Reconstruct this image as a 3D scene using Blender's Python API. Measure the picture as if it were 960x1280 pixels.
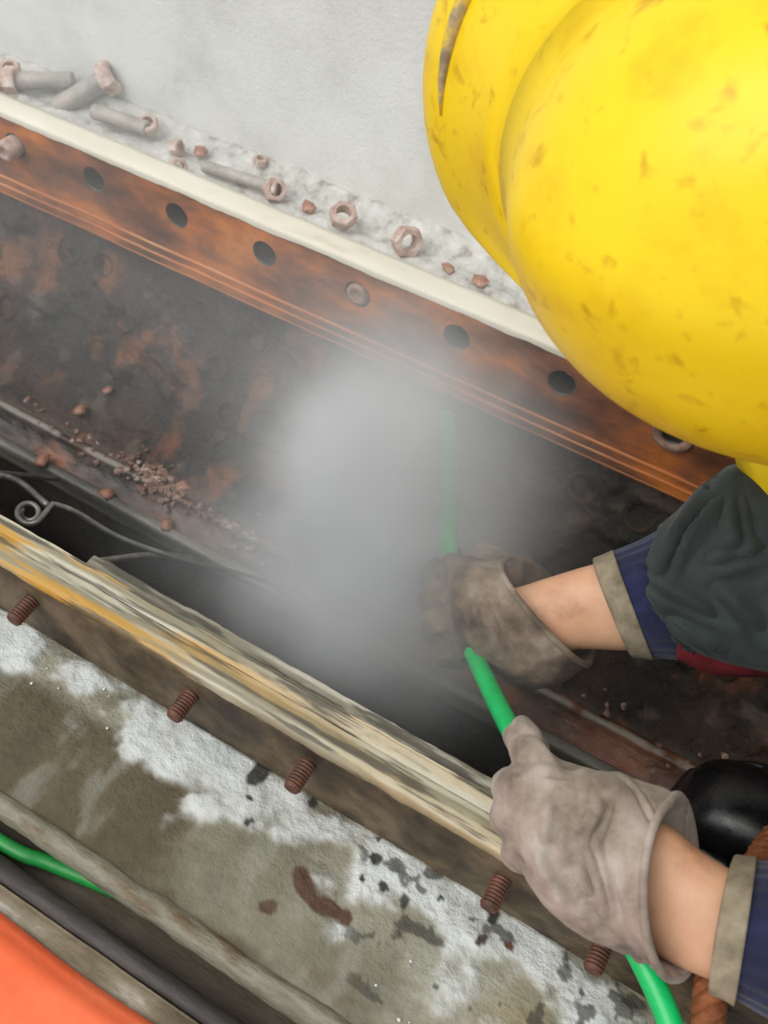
import bpy, bmesh, math, random
import numpy as np
from mathutils import Matrix, Vector

for o in list(bpy.data.objects):
    bpy.data.objects.remove(o)
scene = bpy.context.scene
COL = scene.collection
rnd = random.Random(7)

# ------------------------------------------------------------------ camera
# world: X along the flanges, Y away from the photographer, Z up; metres
F, CX, CY = 1300.0, 480.0, 640.0
def cam_setup(pitch=50, vp=(-3500, -1350), org=(340, 285), dist=.92):
    p = math.radians(pitch)
    X = -np.array([vp[0]-CX, -(vp[1]-CY), -F]); X /= np.linalg.norm(X)
    fw = np.array([0, 0, -1.])
    a = fw - X*(fw@X); na = np.linalg.norm(a); a /= na
    b = np.cross(X, a)
    ca = -math.sin(p)/na; cb = math.sqrt(1-ca*ca)
    for s in (1, -1):
        u = ca*a + s*cb*b
        if u[1] > 0: break
    R = np.array([X, np.cross(u, X), u])
    d = np.array([org[0]-CX, -(org[1]-CY), -F]); d /= np.linalg.norm(d)
    return R, -(R@d)*dist
R, C = cam_setup()
cam = bpy.data.cameras.new('camera')
cam.sensor_fit = 'VERTICAL'; cam.sensor_height = 24; cam.lens = F/1280*24
cam.clip_start = .01
camo = bpy.data.objects.new('camera', cam); COL.objects.link(camo)
M4 = Matrix([[*R[0], C[0]], [*R[1], C[1]], [*R[2], C[2]], [0, 0, 0, 1]])
camo.matrix_world = M4
cam.dof.use_dof = True; cam.dof.focus_distance = .66; cam.dof.aperture_fstop = 8.0
scene.camera = camo

# ------------------------------------------------------------------ light and exposure
world = bpy.data.worlds.new('overcast'); scene.world = world; world.use_nodes = True
bg = world.node_tree.nodes['Background']
bg.inputs[0].default_value = (.93, .97, 1.0, 1); bg.inputs[1].default_value = .66
sun = bpy.data.lights.new('sun', 'SUN'); sun.energy = 2.2; sun.angle = math.radians(50); sun.color = (1, .98, .94)
suno = bpy.data.objects.new('sun', sun); COL.objects.link(suno)
suno.rotation_euler = Vector((-.35, -.55, .80)).to_track_quat('Z', 'Y').to_euler()
vs = scene.view_settings
vs.view_transform = 'Standard'; vs.look = 'None'; vs.exposure = 0.0; vs.gamma = 1
vs.use_curve_mapping = False
scene.cycles.volume_step_rate = 1.0
scene.cycles.volume_bounces = 2

# ------------------------------------------------------------------ geometry helpers
def ray(px, py):
    d = np.array([px-CX, -(py-CY), -F]); return R@(d/np.linalg.norm(d))
def onZ(px, py, z):
    d = ray(px, py); return C + d*(z-C[2])/d[2]
def onY(px, py, y):
    d = ray(px, py); return C + d*(y-C[1])/d[1]
def W(px, py, d):
    return C + R@np.array([(px-CX)/F*d, -(py-CY)/F*d, -d])
def PXV(dx, dy, d):
    return R@np.array([dx/F*d, -dy/F*d, 0])
def proj(P):
    v = (np.asarray(P)-C)@R
    return CX+F*v[..., 0]/-v[..., 2], CY-F*v[..., 1]/-v[..., 2]

def _h(i, j, k):
    n = (i*374761393 + j*668265263 + k*1442695041) & 0xffffffff
    n = ((n ^ (n >> 13))*1274126177) & 0xffffffff
    return ((n ^ (n >> 16)) & 0xffff)/65535.0
def vnoise(p):
    p = np.asarray(p, float); i = np.floor(p).astype(np.int64); f = p-i; f = f*f*(3-2*f)
    r = 0
    for a in (0, 1):
        for b in (0, 1):
            for c in (0, 1):
                w = (f[..., 0] if a else 1-f[..., 0])*(f[..., 1] if b else 1-f[..., 1])*(f[..., 2] if c else 1-f[..., 2])
                r = r + w*_h(i[..., 0]+a, i[..., 1]+b, i[..., 2]+c)
    return r
def fbm(p, oct=4, gain=.5):
    p = np.asarray(p, float); s = 0; a = 1; t = 0
    for k in range(oct):
        s = s + a*vnoise(p*2**k + 17.3*k); t += a; a *= gain
    return s/t
def sstep(a, b, x):
    t = np.clip((x-a)/(b-a), 0, 1); return t*t*(3-2*t)

def lin(c):
    c = np.asarray(c, float)/255
    return np.where(c <= .04045, c/12.92, ((c+.055)/1.055)**2.4)
def L4(c):
    return (*[float(v) for v in lin(c)], 1)

def mesh(name, verts, faces, mat=None, parent=None, smooth=True, col=None):
    me = bpy.data.meshes.new(name)
    me.from_pydata([tuple(map(float, v)) for v in verts], [], [tuple(map(int, f)) for f in faces])
    if col is not None:
        at = me.color_attributes.new('tint', 'FLOAT_COLOR', 'POINT')
        c4 = np.ones((len(verts), 4)); c4[:, :3] = col
        at.data.foreach_set('color', c4.ravel())
    if smooth: me.polygons.foreach_set('use_smooth', [True]*len(me.polygons))
    me.update()
    o = bpy.data.objects.new(name, me); COL.objects.link(o)
    if mat: me.materials.append(mat)
    if parent: o.parent = parent
    return o
def fixn(o):
    bm = bmesh.new(); bm.from_mesh(o.data)
    bmesh.ops.recalc_face_normals(bm, faces=bm.faces); bm.to_mesh(o.data); bm.free(); return o
def tag(o, label=None, cat=None, group=None, kind=None):
    if label: o['label'] = label
    if cat: o['category'] = cat
    if group: o['group'] = group
    if kind: o['kind'] = kind
    return o
def empty(name, loc=(0, 0, 0)):
    o = bpy.data.objects.new(name, None); COL.objects.link(o); o.location = loc; o.empty_display_size = .02
    return o
def keep(o, parent):      # parent an object built in world coordinates under a thing with its own origin
    o.parent = parent
    o.matrix_parent_inverse = Matrix.Translation(parent.location).inverted()
    return o

def grid(P):
    n, m = P.shape[:2]
    idx = np.arange(n*m).reshape(n, m)
    f = np.stack([idx[:-1, :-1], idx[1:, :-1], idx[1:, 1:], idx[:-1, 1:]], -1).reshape(-1, 4)
    return P.reshape(-1, 3), f
def frames(pts):
    pts = np.asarray(pts, float)
    t = np.gradient(pts, axis=0); t /= np.linalg.norm(t, axis=1)[:, None]
    n0 = np.cross(t[0], [0, 0, 1.]);
    if np.linalg.norm(n0) < 1e-4: n0 = np.cross(t[0], [1., 0, 0])
    n0 /= np.linalg.norm(n0); N = [n0]
    for k in range(1, len(pts)):
        v = N[-1]-t[k]*(N[-1]@t[k]); N.append(v/np.linalg.norm(v))
    N = np.array(N); return t, N, np.cross(t, N)
def tube(pts, r, n=12, caps=True, closed=False):
    pts = np.asarray(pts, float); m = len(pts)
    t, N, B = frames(pts)
    if closed:
        t = np.roll(pts, -1, 0)-np.roll(pts, 1, 0); t /= np.linalg.norm(t, axis=1)[:, None]
    rr = np.broadcast_to(np.asarray(r, float), (m,))
    a = np.linspace(0, 2*math.pi, n, endpoint=False)
    V = pts[:, None] + rr[:, None, None]*(np.cos(a)[None, :, None]*N[:, None]+np.sin(a)[None, :, None]*B[:, None])
    V = V.reshape(-1, 3); Fc = []
    for i in range(m if closed else m-1):
        i2 = (i+1) % m
        for j in range(n):
            j2 = (j+1) % n
            Fc.append((i*n+j, i*n+j2, i2*n+j2, i2*n+j))
    if caps and not closed:
        Fc.append(tuple(range(n))[::-1]); Fc.append(tuple(range((m-1)*n, m*n)))
    return V, Fc
def spline(P, k=12):
    P = np.asarray(P, float)
    Q = np.concatenate([[2*P[0]-P[1]], P, [2*P[-1]-P[-2]]]); out = []
    for i in range(1, len(Q)-2):
        for s in range(k):
            t = s/k
            out.append(.5*((2*Q[i])+(-Q[i-1]+Q[i+1])*t+(2*Q[i-1]-5*Q[i]+4*Q[i+1]-Q[i+2])*t*t+(-Q[i-1]+3*Q[i]-3*Q[i+1]+Q[i+2])*t**3))
    out.append(P[-1]); return np.array(out)
def merge(parts):
    V = []; Fc = []; o = 0
    for v, f in parts:
        V.append(np.asarray(v)); Fc += [tuple(i+o for i in q) for q in f]; o += len(v)
    return np.concatenate(V), Fc
def box(x0, x1, y0, y1, z0, z1):
    v = [(x, y, z) for x in (x0, x1) for y in (y0, y1) for z in (z0, z1)]
    f = [(0, 1, 3, 2), (4, 6, 7, 5), (0, 4, 5, 1), (2, 3, 7, 6), (0, 2, 6, 4), (1, 5, 7, 3)]
    return v, f
def bevel(o, w=.002, seg=2):
    m = o.modifiers.new('bevel', 'BEVEL'); m.width = w; m.segments = seg; m.limit_method = 'ANGLE'; return o
def axisframe(p, d):
    d = np.asarray(d, float); d = d/np.linalg.norm(d)
    u = np.cross(d, [0.13, .2, 1.]);
    u /= np.linalg.norm(u); v = np.cross(d, u); return d, u, v
def lathe(p, d, prof, n=24, phase=0, cap=True):
    """prof: list of (distance along d, radius)"""
    d, u, v = axisframe(p, d); p = np.asarray(p, float); V = []; Fc = []
    for s, r in prof:
        for j in range(n):
            a = 2*math.pi*j/n + phase
            V.append(p + d*s + r*(math.cos(a)*u+math.sin(a)*v))
    m = len(prof)
    for i in range(m-1):
        for j in range(n):
            j2 = (j+1) % n; Fc.append((i*n+j, i*n+j2, (i+1)*n+j2, (i+1)*n+j))
    if cap:
        Fc.append(tuple(range(n))[::-1]); Fc.append(tuple(range((m-1)*n, m*n)))
    return np.array(V), Fc
def threaded(p, d, length, r, pitch=.0022, n=20):
    k = max(8, int(length/pitch*2)); prof = [(0, r*.8)]
    for i in range(k):
        prof.append((.001+(length-.002)*i/(k-1), r if i % 2 else r*.86))
    prof.append((length, r*.8)); return lathe(p, d, prof, n)
def capsule(a, b, ra, rb, n=16):
    a = np.asarray(a, float); b = np.asarray(b, float); l = np.linalg.norm(b-a)
    if l < 1e-6: b = a+np.array([0, 0, 1e-3]); l = 1e-3
    prof = []
    for k in range(7):
        t = math.pi/2*k/6; prof.append((-ra*math.cos(t), max(ra*math.sin(t), ra*.02)))
    for k in range(7):
        t = math.pi/2*k/6; prof.append((l+rb*math.sin(t), max(rb*math.cos(t), rb*.02)))
    return lathe(a, b-a, prof, n)
def chain(pts, rad, n=14):
    return [capsule(pts[i], pts[i+1], rad[i], rad[i+1], n) for i in range(len(pts)-1)]
def remesh(name, parts, voxel, smooth_it=6, mat=None, parent=None, wr=None):
    V, Fc = merge(parts)
    tmp = fixn(mesh('tmp', V, Fc, smooth=False))
    m = tmp.modifiers.new('r', 'REMESH'); m.mode = 'VOXEL'; m.voxel_size = voxel
    s = tmp.modifiers.new('s', 'SMOOTH'); s.iterations = smooth_it; s.factor = .5
    bpy.context.view_layer.update()
    dg = bpy.context.evaluated_depsgraph_get()
    me = bpy.data.meshes.new_from_object(tmp.evaluated_get(dg)); me.name = name
    bpy.data.objects.remove(tmp)
    if wr:
        n = len(me.vertices); co = np.zeros(n*3); no = np.zeros(n*3)
        me.vertices.foreach_get('co', co); me.vertices.foreach_get('normal', no)
        co = co.reshape(-1, 3); no = no.reshape(-1, 3)
        co = co + no*wr(co)[:, None]; me.vertices.foreach_set('co', co.ravel()); me.update()
    me.polygons.foreach_set('use_smooth', [True]*len(me.polygons))
    me.materials.clear()
    if mat: me.materials.append(mat)
    o = bpy.data.objects.new(name, me); COL.objects.link(o)
    if parent: keep(o, parent)
    return o
# a ring given by its two outline points, its depth, its thickness and how far its near side is pushed
def ring(A, B, d, th, sh=(0, 0), n=40, e=2.3, dB=None, far=None):
    a = W(*A, d); b = W(*B, dB or d); c = (a+b)/2; hw = (a-b)/2
    t = np.linspace(0, 2*math.pi, n, endpoint=False)
    ct, st = np.cos(t), np.sin(t)
    ct = np.sign(ct)*np.abs(ct)**(2/e); st = np.sign(st)*np.abs(st)**(2/e)
    near = R@np.array([0, 0, th/2]) + PXV(*sh, d)
    fr = near if far is None else -(R@np.array([0, 0, -th/2]) + PXV(*far, d))
    w = np.where(st[:, None] > 0, near, fr)
    return c + hw*ct[:, None] + w*st[:, None]
def loft(rings, sub=4, end0=True, end1=True):
    P = spline(np.array(rings), sub); m, n = P.shape[:2]
    V = list(P.reshape(-1, 3)); Fc = []
    for i in range(m-1):
        for j in range(n):
            j2 = (j+1) % n; Fc.append((i*n+j, i*n+j2, (i+1)*n+j2, (i+1)*n+j))
    if end0:
        V.append(P[0].mean(0)); k = len(V)-1
        Fc += [(k, (j+1) % n, j) for j in range(n)]
    if end1:
        V.append(P[-1].mean(0)); k = len(V)-1; b = (m-1)*n
        Fc += [(k, b+j, b+(j+1) % n) for j in range(n)]
    return np.array(V), Fc
def shrink(rg, t):
    c = rg.mean(0); v = rg-c; l = np.linalg.norm(v, axis=1)[:, None]
    return c + v*np.maximum(1-t/l, .05)
def sleeve(rings, t, sub=4, inner=None):
    """hollow tube, open at ring 0, closed (hidden) at the last ring; returns a closed solid"""
    k = inner or len(rings)
    inn = [shrink(r, t) for r in rings[:k]][::-1]
    return loft(inn+list(rings), sub)

# ------------------------------------------------------------------ materials
def nodes(name):
    m = bpy.data.materials.new(name); m.use_nodes = True
    nt = m.node_tree; b = nt.nodes['Principled BSDF']; return m, nt, b
def ramp(nt, stops, fac):
    r = nt.nodes.new('ShaderNodeValToRGB'); cr = r.color_ramp
    while len(cr.elements) < len(stops): cr.elements.new(.5)
    for e, (p, c) in zip(cr.elements, stops): e.position = p; e.color = L4(c)
    nt.links.new(fac, r.inputs[0]); return r.outputs[0]
def noise(nt, vec, scale, detail=5, rough=.6, dist=0):
    n = nt.nodes.new('ShaderNodeTexNoise'); n.inputs['Scale'].default_value = scale
    n.inputs['Detail'].default_value = detail; n.inputs['Roughness'].default_value = rough
    n.inputs['Distortion'].default_value = dist
    if vec: nt.links.new(vec, n.inputs['Vector'])
    return n.outputs['Fac']
def pm(name, stops, scale=30, rough=.6, bump=.2, bscale=200, bdist=.002, stretch=None, metallic=0, rvar=0, spec=.5, tint=False, detail=6, dist=0, coat=0, sheen=0):
    m, nt, b = nodes(name)
    tc = nt.nodes.new('ShaderNodeTexCoord'); vec = tc.outputs['Object']
    if stretch:
        mp = nt.nodes.new('ShaderNodeMapping'); mp.inputs['Scale'].default_value = stretch
        nt.links.new(vec, mp.inputs['Vector']); vs_ = mp.outputs[0]
    else: vs_ = vec
    f = noise(nt, vs_, scale, detail, .62, dist)
    c = ramp(nt, stops, f)
    if tint:
        at = nt.nodes.new('ShaderNodeAttribute'); at.attribute_name = 'tint'
        mx = nt.nodes.new('ShaderNodeMix'); mx.data_type = 'RGBA'; mx.blend_type = 'MULTIPLY'; mx.inputs[0].default_value = 1
        nt.links.new(at.outputs['Color'], mx.inputs[6]); nt.links.new(c, mx.inputs[7]); c = mx.outputs[2]
    nt.links.new(c, b.inputs['Base Color'])
    b.inputs['Roughness'].default_value = rough; b.inputs['Metallic'].default_value = metallic
    b.inputs['Specular IOR Level'].default_value = spec
    if coat: b.inputs['Coat Weight'].default_value = coat; b.inputs['Coat Roughness'].default_value = .12
    if sheen: b.inputs['Sheen Weight'].default_value = sheen
    if rvar:
        mr = nt.nodes.new('ShaderNodeMapRange'); mr.inputs[1].default_value = .3; mr.inputs[2].default_value = .7
        mr.inputs[3].default_value = max(rough-rvar, .05); mr.inputs[4].default_value = rough+rvar
        nt.links.new(noise(nt, vs_, scale*1.7, 4), mr.inputs[0]); nt.links.new(mr.outputs[0], b.inputs['Roughness'])
    if bump:
        bp = nt.nodes.new('ShaderNodeBump'); bp.inputs['Strength'].default_value = bump; bp.inputs['Distance'].default_value = bdist
        nt.links.new(noise(nt, vs_ if stretch else vec, bscale, 6, .65), bp.inputs['Height']); nt.links.new(bp.outputs[0], b.inputs['Normal'])
    return m
white = [(0, (235, 235, 235)), (1, (255, 255, 255))]
MT = {}
MT['wall'] = pm('rough_grey_render', [(.3, (210, 211, 206)), (.5, (226, 227, 222)), (.7, (234, 235, 232))], 14, .85, .5, 260, .0015)
MT['ledge'] = pm('white_crusted_ledge', [(.3, (150, 140, 130)), (.45, (200, 198, 192)), (.7, (232, 232, 228))], 60, .55, .8, 150, .004)
MT['cream'] = pm('cream_rim', [(.25, (196, 186, 160)), (.45, (226, 220, 202)), (.8, (238, 234, 220))], 25, .6, .25, 300, .001, (.35, 1, 1))
MT['rust'] = pm('rusty_flange', [(.34, (78, 54, 42)), (.43, (122, 76, 52)), (.51, (156, 98, 66)), (.58, (196, 116, 60)), (.65, (222, 138, 66)), (.72, (166, 122, 98))], 20, .36, .4, 170, .0015, (.45, 1, 1), rvar=.12)
MT['bore'] = pm('shade_painted_bore', [(.3, (44, 42, 38)), (.6, (74, 68, 60)), (.8, (96, 78, 64))], 60, .45, .4, 200, .001)  # near-black grey that paints shade into the hole walls
MT['rustedge'] = pm('bright_rust_edge', [(.3, (150, 84, 44)), (.55, (205, 130, 74)), (.8, (235, 190, 140))], 22, .35, .2, 200, .001, (.25, 1, 1), rvar=.1)  # paler rust for the thin strips along the lip edges
MT['pit'] = pm('corroded_tube_sheet', white, 60, .34, .8, 260, .004, tint=True, rvar=.16)
MT['partition'] = pm('wet_partition', white, 60, .32, .5, 180, .002, (.5, 1, 1), tint=True, rvar=.15)
MT['tubeend'] = pm('corroded_tube_end', [(.36, (40, 34, 29)), (.5, (70, 54, 41)), (.6, (104, 74, 48)), (.72, (70, 62, 54))], 50, .45, .6, 250, .002)
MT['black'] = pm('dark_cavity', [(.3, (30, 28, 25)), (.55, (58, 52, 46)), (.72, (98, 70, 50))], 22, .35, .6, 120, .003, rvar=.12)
MT['scale'] = pm('rust_scale', [(.36, (84, 62, 54)), (.5, (136, 100, 84)), (.64, (196, 172, 158))], 90, .22, .6, 260, .002)
MT['flake'] = pm('rust_flake', [(.3, (124, 80, 60)), (.55, (176, 124, 100)), (.75, (212, 180, 164))], 120, .45, .6, 260, .002)
MT['shell'] = pm('scabbed_shell', white, 80, .62, .8, 190, .003, tint=True, rvar=.12)
MT['rim'] = pm('front_rim', white, 90, .5, .5, 160, .002, (.3, 1, 1), tint=True)
MT['shade_side'] = pm('flange_back', [(.36, (50, 42, 32)), (.5, (80, 68, 50)), (.64, (108, 94, 72))], 30, .6, .5, 120, .002)  # dirty brown, lowered further to stand in for shade below the rim
MT['stud'] = pm('rusty_stud', [(.3, (62, 40, 30)), (.55, (98, 60, 44)), (.75, (132, 82, 60))], 120, .55, .5, 300, .001)  # rust tones, darkened to carry the shade they sit in
MT['paleStud'] = pm('pale_stud', [(.3, (150, 144, 136)), (.55, (184, 178, 170)), (.75, (208, 190, 180))], 60, .5, .5, 300, .001)
MT['nut'] = pm('pinkish_rust_nut', [(.3, (160, 126, 112)), (.55, (204, 178, 166)), (.75, (234, 226, 220))], 90, .5, .5, 260, .001)
MT['bolt'] = pm('worn_bolt', [(.3, (120, 92, 78)), (.55, (164, 132, 116)), (.75, (192, 166, 150))], 120, .45, .4, 300, .001)
MT['lip'] = pm('grey_green_lip', [(.36, (88, 78, 60)), (.48, (118, 114, 96)), (.58, (140, 138, 122)), (.68, (108, 92, 70))], 40, .6, .8, 160, .003, (.3, 1, 1))
MT['rail'] = pm('dark_rail', [(.38, (44, 40, 38)), (.5, (70, 64, 60)), (.62, (108, 94, 76))], 40, .55, .5, 150, .002, (.25, 1, 1))
MT['strip'] = pm('dirty_strip', [(.38, (84, 72, 52)), (.5, (120, 108, 86)), (.58, (140, 130, 112)), (.66, (186, 182, 172))], 40, .65, .6, 150, .002, (.3, 1, 1))
MT['gutter'] = pm('dark_gutter', [(.3, (52, 44, 34)), (.55, (86, 74, 58)), (.75, (120, 108, 92))], 26, .6, .5, 150, .002, (.35, 1, 1))
MT['orange'] = pm('orange_tarp', [(.3, (246, 98, 52)), (.55, (255, 116, 70)), (.8, (255, 134, 92))], 16, .7, .25, 120, .002)
MT['yellow'] = pm('yellow_shell', [(.20, (196, 158, 30)), (.34, (236, 196, 22)), (.5, (246, 212, 26)), (.8, (250, 218, 34))], 26, .38, .08, 60, .0006, detail=7, rvar=.06, spec=.35)
nt_ = MT['yellow'].node_tree; b_ = nt_.nodes['Principled BSDF']; src = b_.inputs['Base Color'].links[0].from_socket
tc_ = nt_.nodes.new('ShaderNodeTexCoord'); sp_ = ramp(nt_, [(.58, (255, 255, 255)), (.78, (205, 178, 128))], noise(nt_, tc_.outputs['Object'], 75, 3, .55, .3))
mx_ = nt_.nodes.new('ShaderNodeMix'); mx_.data_type = 'RGBA'; mx_.blend_type = 'MULTIPLY'; mx_.inputs[0].default_value = 1
nt_.links.new(src, mx_.inputs[6]); nt_.links.new(sp_, mx_.inputs[7]); nt_.links.new(mx_.outputs[2], b_.inputs['Base Color'])
MT['scuff'] = pm('scuffed_rim', [(.38, (138, 124, 104)), (.5, (176, 158, 118)), (.6, (226, 192, 60))], 70, .6, .3, 200, .001)
MT['glove'] = pm('dirty_canvas', [(.33, (92, 80, 68)), (.45, (136, 122, 109)), (.55, (160, 146, 134)), (.67, (180, 168, 158))], 30, .9, .5, 700, .0008, sheen=.15)
MT['glove2'] = pm('wet_canvas', [(.34, (66, 55, 45)), (.45, (104, 88, 74)), (.56, (130, 113, 97)), (.68, (156, 142, 126))], 34, .85, .5, 700, .0008, sheen=.1)
MT['skin'] = pm('skin', [(.25, (176, 124, 94)), (.45, (208, 158, 124)), (.7, (222, 176, 144))], 30, .5, .15, 500, .0005)
MT['navy'] = pm('navy_knit', [(.35, (18, 21, 46)), (.55, (29, 34, 68)), (.7, (40, 45, 84))], 60, .95, .5, 900, .0008, sheen=.2)
MT['band'] = pm('grey_band', [(.3, (112, 102, 84)), (.6, (150, 138, 116)), (.8, (170, 158, 138))], 90, .95, .5, 900, .0006)
MT['jacket'] = pm('dark_green_cloth', [(.3, (34, 42, 42)), (.55, (48, 58, 56)), (.8, (66, 76, 72))], 30, .8, .35, 800, .0006, sheen=.1)
MT['red'] = pm('red_lining', [(.35, (96, 20, 28)), (.65, (136, 34, 42))], 50, .9, .3, 700, .0006)
MT['boot'] = pm('black_rubber', [(.3, (12, 12, 13)), (.6, (22, 22, 24)), (.8, (36, 34, 32))], 40, .3, .2, 200, .001, rvar=.1)
MT['hose'] = pm('green_hose', [(.3, (0, 168, 84)), (.7, (10, 200, 108))], 60, .32, .1, 300, .0006)
MT['hoseold'] = pm('dull_green_hose', [(.3, (30, 110, 50)), (.7, (44, 160, 74))], 40, .4, .1, 300, .0006)
MT['rope'] = pm('rusty_rope', [(.3, (104, 56, 30)), (.6, (150, 88, 50)), (.8, (176, 120, 76))], 120, .85, .6, 500, .001)
MT['wire'] = pm('wet_wire', [(.3, (90, 88, 84)), (.6, (140, 138, 132)), (.8, (176, 172, 166))], 80, .3, .3, 300, .0005, metallic=.5)
MT['ground'] = pm('ground', [(.3, (92, 90, 84)), (.7, (136, 134, 126))], 8, .85, .4, 60, .004)
MT['trouser'] = pm('dark_trouser', [(.3, (30, 34, 46)), (.7, (48, 54, 66))], 30, .9, .3, 700, .0006)
MT['hair'] = pm('dark_hair', [(.3, (14, 12, 11)), (.7, (30, 26, 22))], 60, .6, .3, 600, .001)

X0, X1 = -1.3, 1.5          # how far the strips run
# ------------------------------------------------------------------ setting
tag(mesh('floor', *box(-2.4, 2.6, -2.0, 2.2, -.98, -.93), MT['ground'], smooth=False), kind='structure')
xs = np.linspace(X0-.6, X1+.6, 220); zs = np.linspace(-.05, 1.5, 130)
Xg, Zg = np.meshgrid(xs, zs, indexing='ij')
Yg = .092 - .004*fbm(np.stack([Xg*6, Zg*6, Zg*0], -1), 4) + .02*np.exp(-((Zg+.02)/.012)**2)*0
Pw = np.stack([Xg, Yg, Zg], -1); v, f = grid(Pw)
n = len(v); back = np.array([[X0-.6, .2, -.05], [X1+.6, .2, -.05], [X1+.6, .2, 1.5], [X0-.6, .2, 1.5]])
c0, c1, c2, c3 = 0, (len(xs)-1)*len(zs), len(xs)*len(zs)-1, len(zs)-1
v = np.concatenate([v, back]); f = [tuple(q) for q in f]+[(n, n+1, n+2, n+3), (c0, n, n+3, c3), (c1, c2, n+2, n+1), (c3, n+3, n+2, c2), (c0, c1, n+1, n)]
wall = tag(mesh('wall_back', v, f, MT['wall']), 'rough pale grey wall rising behind the flange', None, kind='structure')
# crusted ledge and weld bead between the wall and the flange
xs = np.linspace(X0, X1, 900); ys = np.linspace(.0245, .098, 26)
Xg, Yg = np.meshgrid(xs, ys, indexing='ij')
q = np.stack([Xg*40, Yg*40, Yg*0], -1)
Zg = -.016 + .006*fbm(q, 4) + .011*np.exp(-((Yg-.088)/.012)**2)*(.6+.8*fbm(q*1.5+5, 3)) + .004*np.exp(-((Yg-.045)/.01)**2)
v, f = grid(np.stack([Xg, Yg, Zg], -1))
n = len(v); ny = len(ys)
top = np.arange(n).reshape(len(xs), ny)
bv = np.concatenate([v.reshape(len(xs), ny, 3)[:, 0]*[1, 1, 0]+[0, 0, -.05], v.reshape(len(xs), ny, 3)[:, -1]*[1, 1, 0]+[0, 0, -.05]])
f = [tuple(a) for a in f]
for i in range(len(xs)-1):
    f.append((top[i, 0], n+i, n+i+1, top[i+1, 0])); f.append((n+i, n+len(xs)+i, n+len(xs)+i+1, n+i+1))
tag(mesh('trim_1', np.concatenate([v, bv]), f, MT['ledge']), 'white crusted ledge and weld bead at the foot of the wall', None, kind='structure')

# ------------------------------------------------------------------ rear flange with its row of bolt holes
PITCH, HX0, HZ, HR, TH, FH = .0955, .087, -.030, .0112, .0245, .090
rear = empty('bolted_flange', (.087, 0, -.09))
tag(rear, 'rusty orange flange plate with a row of round bolt holes below the pale wall', 'flange')
def hole_cell(i):
    cx_ = HX0+PITCH*i; w = PITCH/2; n = 32
    V = []; Fc = []
    ang = [2*math.pi*j/n+math.pi/n for j in range(n)]
    def rect(a):
        dx, dz = math.cos(a), math.sin(a)
        t = min((w/abs(dx)) if abs(dx) > 1e-9 else 9, ((-HZ)/dz if dz > 0 else (FH+HZ)/-dz) if abs(dz) > 1e-9 else 9)
        return dx*t, dz*t
    rp = [list(rect(a)) for a in ang]
    for cxn, czn in ((w, -HZ), (-w, -HZ), (-w, -(FH+HZ)), (w, -(FH+HZ))):   # snap nearest to the corners
        k = min(range(n), key=lambda j: (rp[j][0]-cxn)**2+(rp[j][1]-czn)**2); rp[k] = [cxn, czn]
    rings = []
    for y, rad in ((0, 'r'), (0, HR*1.10), (.0012, HR), (TH, HR), (TH, 'r')):
        for j, a in enumerate(ang):
            dx, dz = rp[j] if rad == 'r' else (rad*math.cos(a), rad*math.sin(a))
            V.append((cx_+dx, y, HZ+dz))
    for k in range(4):
        for j in range(n):
            j2 = (j+1) % n; Fc.append((k*n+j, k*n+j2, (k+1)*n+j2, (k+1)*n+j))
    return V, Fc
I0, I1 = int((X0-HX0)/PITCH), int((X1-HX0)/PITCH)
parts = [hole_cell(i) for i in range(I0, I1+1)]
xa, xb = HX0+PITCH*(I0-.5), HX0+PITCH*(I1+.5)
for y0, z0, y1, z1 in ((0, 0, TH, 0), (TH, -FH, 0, -FH)):
    parts.append(([(xa, y0, z0), (xb, y0, z0), (xb, y1, z1), (xa, y1, z1)], [(0, 1, 2, 3)]))
for x in (xa, xb): parts.append(([(x, 0, 0), (x, TH, 0), (x, TH, -FH), (x, 0, -FH)], [(0, 1, 2, 3)]))
pl = keep(mesh('plate', *merge(parts), MT['rust'], smooth=False), rear)
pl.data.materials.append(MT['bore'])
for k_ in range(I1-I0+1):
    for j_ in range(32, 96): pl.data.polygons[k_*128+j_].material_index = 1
# painted top rim: slightly uneven
xs = np.linspace(xa, xb, 700)
sec = np.array([(-.0012, -.004), (-.0014, .0006), (.0, .0022), (.006, .003), (.018, .003), (.0245, .0016), (.0255, -.006)])
Pm = np.zeros((len(xs), len(sec), 3)); Pm[..., 0] = xs[:, None]; Pm[..., 1] = sec[:, 0]; Pm[..., 2] = sec[:, 1]
Pm[..., 2] += .0016*(fbm(np.stack([Pm[..., 0]*50, Pm[..., 1]*120, Pm[..., 1]*0], -1), 4)-.5)
Pm[:, :2, 2] += .003*(fbm(np.stack([xs*70, xs*0, xs*0], -1), 4)-.5)[:, None]
o = keep(mesh('rim', *grid(Pm), MT['cream']), rear); o['label'] = 'cream painted top rim'
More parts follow.
